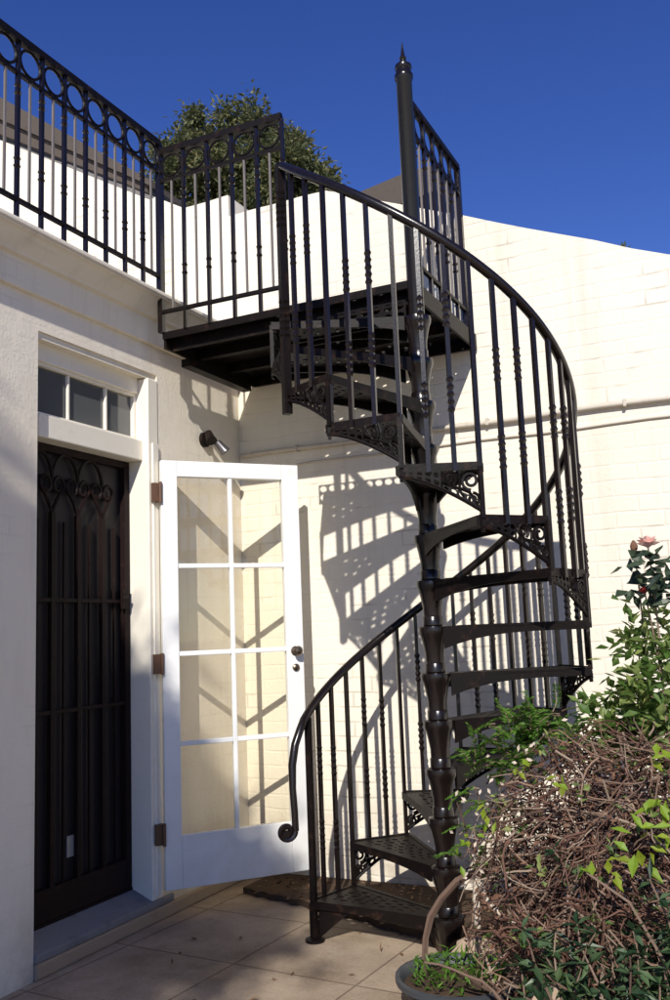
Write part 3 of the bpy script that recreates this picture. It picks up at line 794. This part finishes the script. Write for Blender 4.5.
# creeper with young yellow green leaves
rg = random.Random(42)
s = empty('creeper', (-.35,3.0,0), 'thin creeper with young yellow green leaves climbing over the vine', 'creeper')
m = MB(); f = MB()
for pth in ([(-.30,3.05,.03),(-.33,3.02,.45),(-.36,2.99,.72),(-.40,2.97,.86),(-.38,2.96,.95)], [(-.40,3.05,.03),(-.42,3.0,.40),(-.50,2.98,.56),(-.62,2.97,.64)], [(-.74,3.06,.03),(-.76,3.02,.22),(-.74,3.0,.30)]):
    m.tube(pth, [.005,.005,.004,.0035,.002][:len(pth)], 5)
def spray(c, n, sp, L):
    for _ in range(n): f.leaf(Vector(c)+Vector((rg.gauss(0,sp),rg.gauss(0,sp*.6),rg.gauss(0,sp))), Vector((rg.gauss(0,1),rg.gauss(0,.6)-.4,rg.gauss(-.4,.6))), Vector((rg.gauss(0,.3),-.5,1)), L*rg.uniform(.7,1.2), L*.5)
spray((-.38,2.96,.86),12,.035,.06); spray((-.46,2.97,.72),9,.025,.065); spray((-.55,2.97,.655),5,.018,.05); spray((-.62,2.97,.65),3,.012,.05); spray((-.75,3.0,.32),5,.025,.06); spray((-.36,2.96,.98),8,.03,.05); spray((-.95,3.0,.80),5,.02,.04); spray((-1.05,3.1,.66),7,.03,.04); spray((-.70,2.98,.90),5,.02,.04); spray((-.82,3.0,.95),4,.02,.04); spray((-.35,2.95,.80),8,.03,.055)
m.build('stem', M['twig2'], s); f.build('foliage', M['lime'], s)

# pot with small plants
rg = random.Random(52)
s = empty('flower_pot', (-1.19,3.36,0), 'round dark glazed pot on the paving in front of the stair pole', 'pot')
m = MB(); m.lathe([(.15,0),(.16,.01),(.20,.10),(.215,.125),(.228,.13),(.230,.15),(.215,.153),(.205,.145),(.198,.12)], 28, (-1.19,3.36,0)); m.build('bowl', M['pot'], s, smooth=True)
m = MB(); m.lathe([(.19,.08),(.199,.12),(.12,.132),(.01,.138)], 20, (-1.19,3.36,0)); m.build('potting_soil', M['soil'], s)
s2 = empty('potted_plant', (-1.19,3.36,.13), 'small green seedlings growing in the dark round pot', 'plant')
f = MB()
for _ in range(260):
    a = rg.uniform(0,6.28); q = .18*rg.random()**.5
    f.leaf(Vector((-1.19+q*math.cos(a), 3.36+q*math.sin(a), .135+rg.uniform(0,.05))), Vector((rg.gauss(0,1),rg.gauss(0,1),rg.uniform(.2,1.3))), Vector((0,0,1)), rg.uniform(.025,.055), .012)
f.build('foliage', M['fern'], s2)

# rock at the foot of the shrub
def rock(name, c, r, seed, label):
    rg = random.Random(seed); m = MB(); n, k = 14, 8; vs = []
    for i in range(k+1):
        ph = -math.pi/2+math.pi*i/k
        for j in range(n):
            t = 2*math.pi*j/n; q = 1+rg.uniform(-.16,.16)
            vs.append((c[0]+r[0]*q*math.cos(ph)*math.cos(t), c[1]+r[1]*q*math.cos(ph)*math.sin(t), max(.0,c[2]+r[2]*q*math.sin(ph))))
    m.add(vs, [(i*n+j, i*n+(j+1)%n, (i+1)*n+(j+1)%n, (i+1)*n+j) for i in range(k) for j in range(n)])
    o = m.build(name, M['rock'], smooth=True); tag(o, label, 'rock')
rock('rock', (-.76,2.98,.10), (.10,.09,.20), 3, 'upright tan rock at the bottom of the dead vine')
rock('rock', (-1.24,3.72,.05), (.12,.08,.11), 9, 'brown rock beside the foot of the stair pole')

# dry leaf litter on the bed
rg = random.Random(77); f = MB()
for _ in range(900):
    x, y = rg.uniform(-2.75,-.6), rg.uniform(3.0,4.8)
    if y < 4.45-(x+2.75)*.32 and not (x > -1.3): 
        if rg.random() < .93: continue
    f.leaf(Vector((x,y,.036 if y > 4.2 or x > -1.3 else .006)), Vector((rg.gauss(0,1),rg.gauss(0,1),rg.gauss(0,.25))), Vector((rg.gauss(0,.3),rg.gauss(0,.3),1)), rg.uniform(.02,.05), rg.uniform(.01,.022))
tag(f.build('leaf_litter', paint('dry_leaves', (.17,.10,.055), .9, (.30,.20,.11), .8, .2, .2, 30)), 'dry brown leaf litter scattered on the soil below the wall', 'leaves', kind='stuff')

# weed on top of the wall
rg = random.Random(5); s = empty('weed', (-.60,WY+.1,3.36), 'tiny weed growing on the sloping top of the brick wall', 'weed')
f = MB()
for _ in range(14): f.leaf(Vector((-.60+rg.gauss(0,.02),WY+.06,3.365)), Vector((rg.gauss(0,.8),rg.gauss(0,.5),1)), Vector((0,-1,.2)), rg.uniform(.02,.05), .012)
f.build('foliage', M['rose_dark'], s)

# ------------------------------------------------------------------ light, sky, camera
AZ, EL = 18.0, 32.5
sun = bpy.data.lights.new('sun', 'SUN'); sun.energy = 4.9; sun.angle = R(.5); sun.color = (1.0,.955,.88)
so = bpy.data.objects.new('sun', sun); col.objects.link(so)
dirL = Vector((-math.sin(R(AZ))*math.cos(R(EL)), math.cos(R(AZ))*math.cos(R(EL)), -math.sin(R(EL))))
so.rotation_euler = dirL.to_track_quat('-Z','Y').to_euler(); so.location = (3,-6,8)
wd = bpy.data.worlds.new('World'); sc.world = wd; wd.use_nodes = True
nt = wd.node_tree; sky = nt.nodes.new('ShaderNodeTexSky'); sky.sky_type = 'NISHITA'; sky.sun_disc = False
sky.sun_elevation = R(EL); sky.sun_rotation = R(180-AZ); sky.air_density = 1.0; sky.dust_density = .0; sky.ozone_density = 3.0; sky.altitude = 1500
bg = nt.nodes['Background']; bg.inputs['Strength'].default_value = .125; hs = nt.nodes.new('ShaderNodeHueSaturation'); hs.inputs['Hue'].default_value = .524; hs.inputs['Saturation'].default_value = 1.25; hs.inputs['Value'].default_value = 1.0
nt.links.new(sky.outputs[0], hs.inputs['Color']); nt.links.new(hs.outputs[0], bg.inputs['Color'])

cam = bpy.data.cameras.new('camera'); co = bpy.data.objects.new('camera', cam); col.objects.link(co)
pitch, roll, yaw = R(8.179), R(-2.245), R(25.620)
fw = Vector((-math.sin(yaw)*math.cos(pitch), math.cos(yaw)*math.cos(pitch), math.sin(pitch)))
r_ = Vector((math.cos(yaw), math.sin(yaw), 0)); u_ = r_.cross(fw)
r2 = r_*math.cos(roll)+u_*math.sin(roll); u2 = u_*math.cos(roll)-r_*math.sin(roll)
co.matrix_world = Matrix(((r2.x,u2.x,-fw.x,0),(r2.y,u2.y,-fw.y,0),(r2.z,u2.z,-fw.z,1.40),(0,0,0,1)))
cam.sensor_fit = 'VERTICAL'; cam.sensor_height = 36; cam.lens = 36*.9159; cam.clip_start = .05; cam.clip_end = 1000
sc.camera = co
vs = sc.view_settings; vs.view_transform = 'Standard'; vs.look = 'None'; vs.exposure = .04; vs.gamma = 1; vs.use_curve_mapping = False
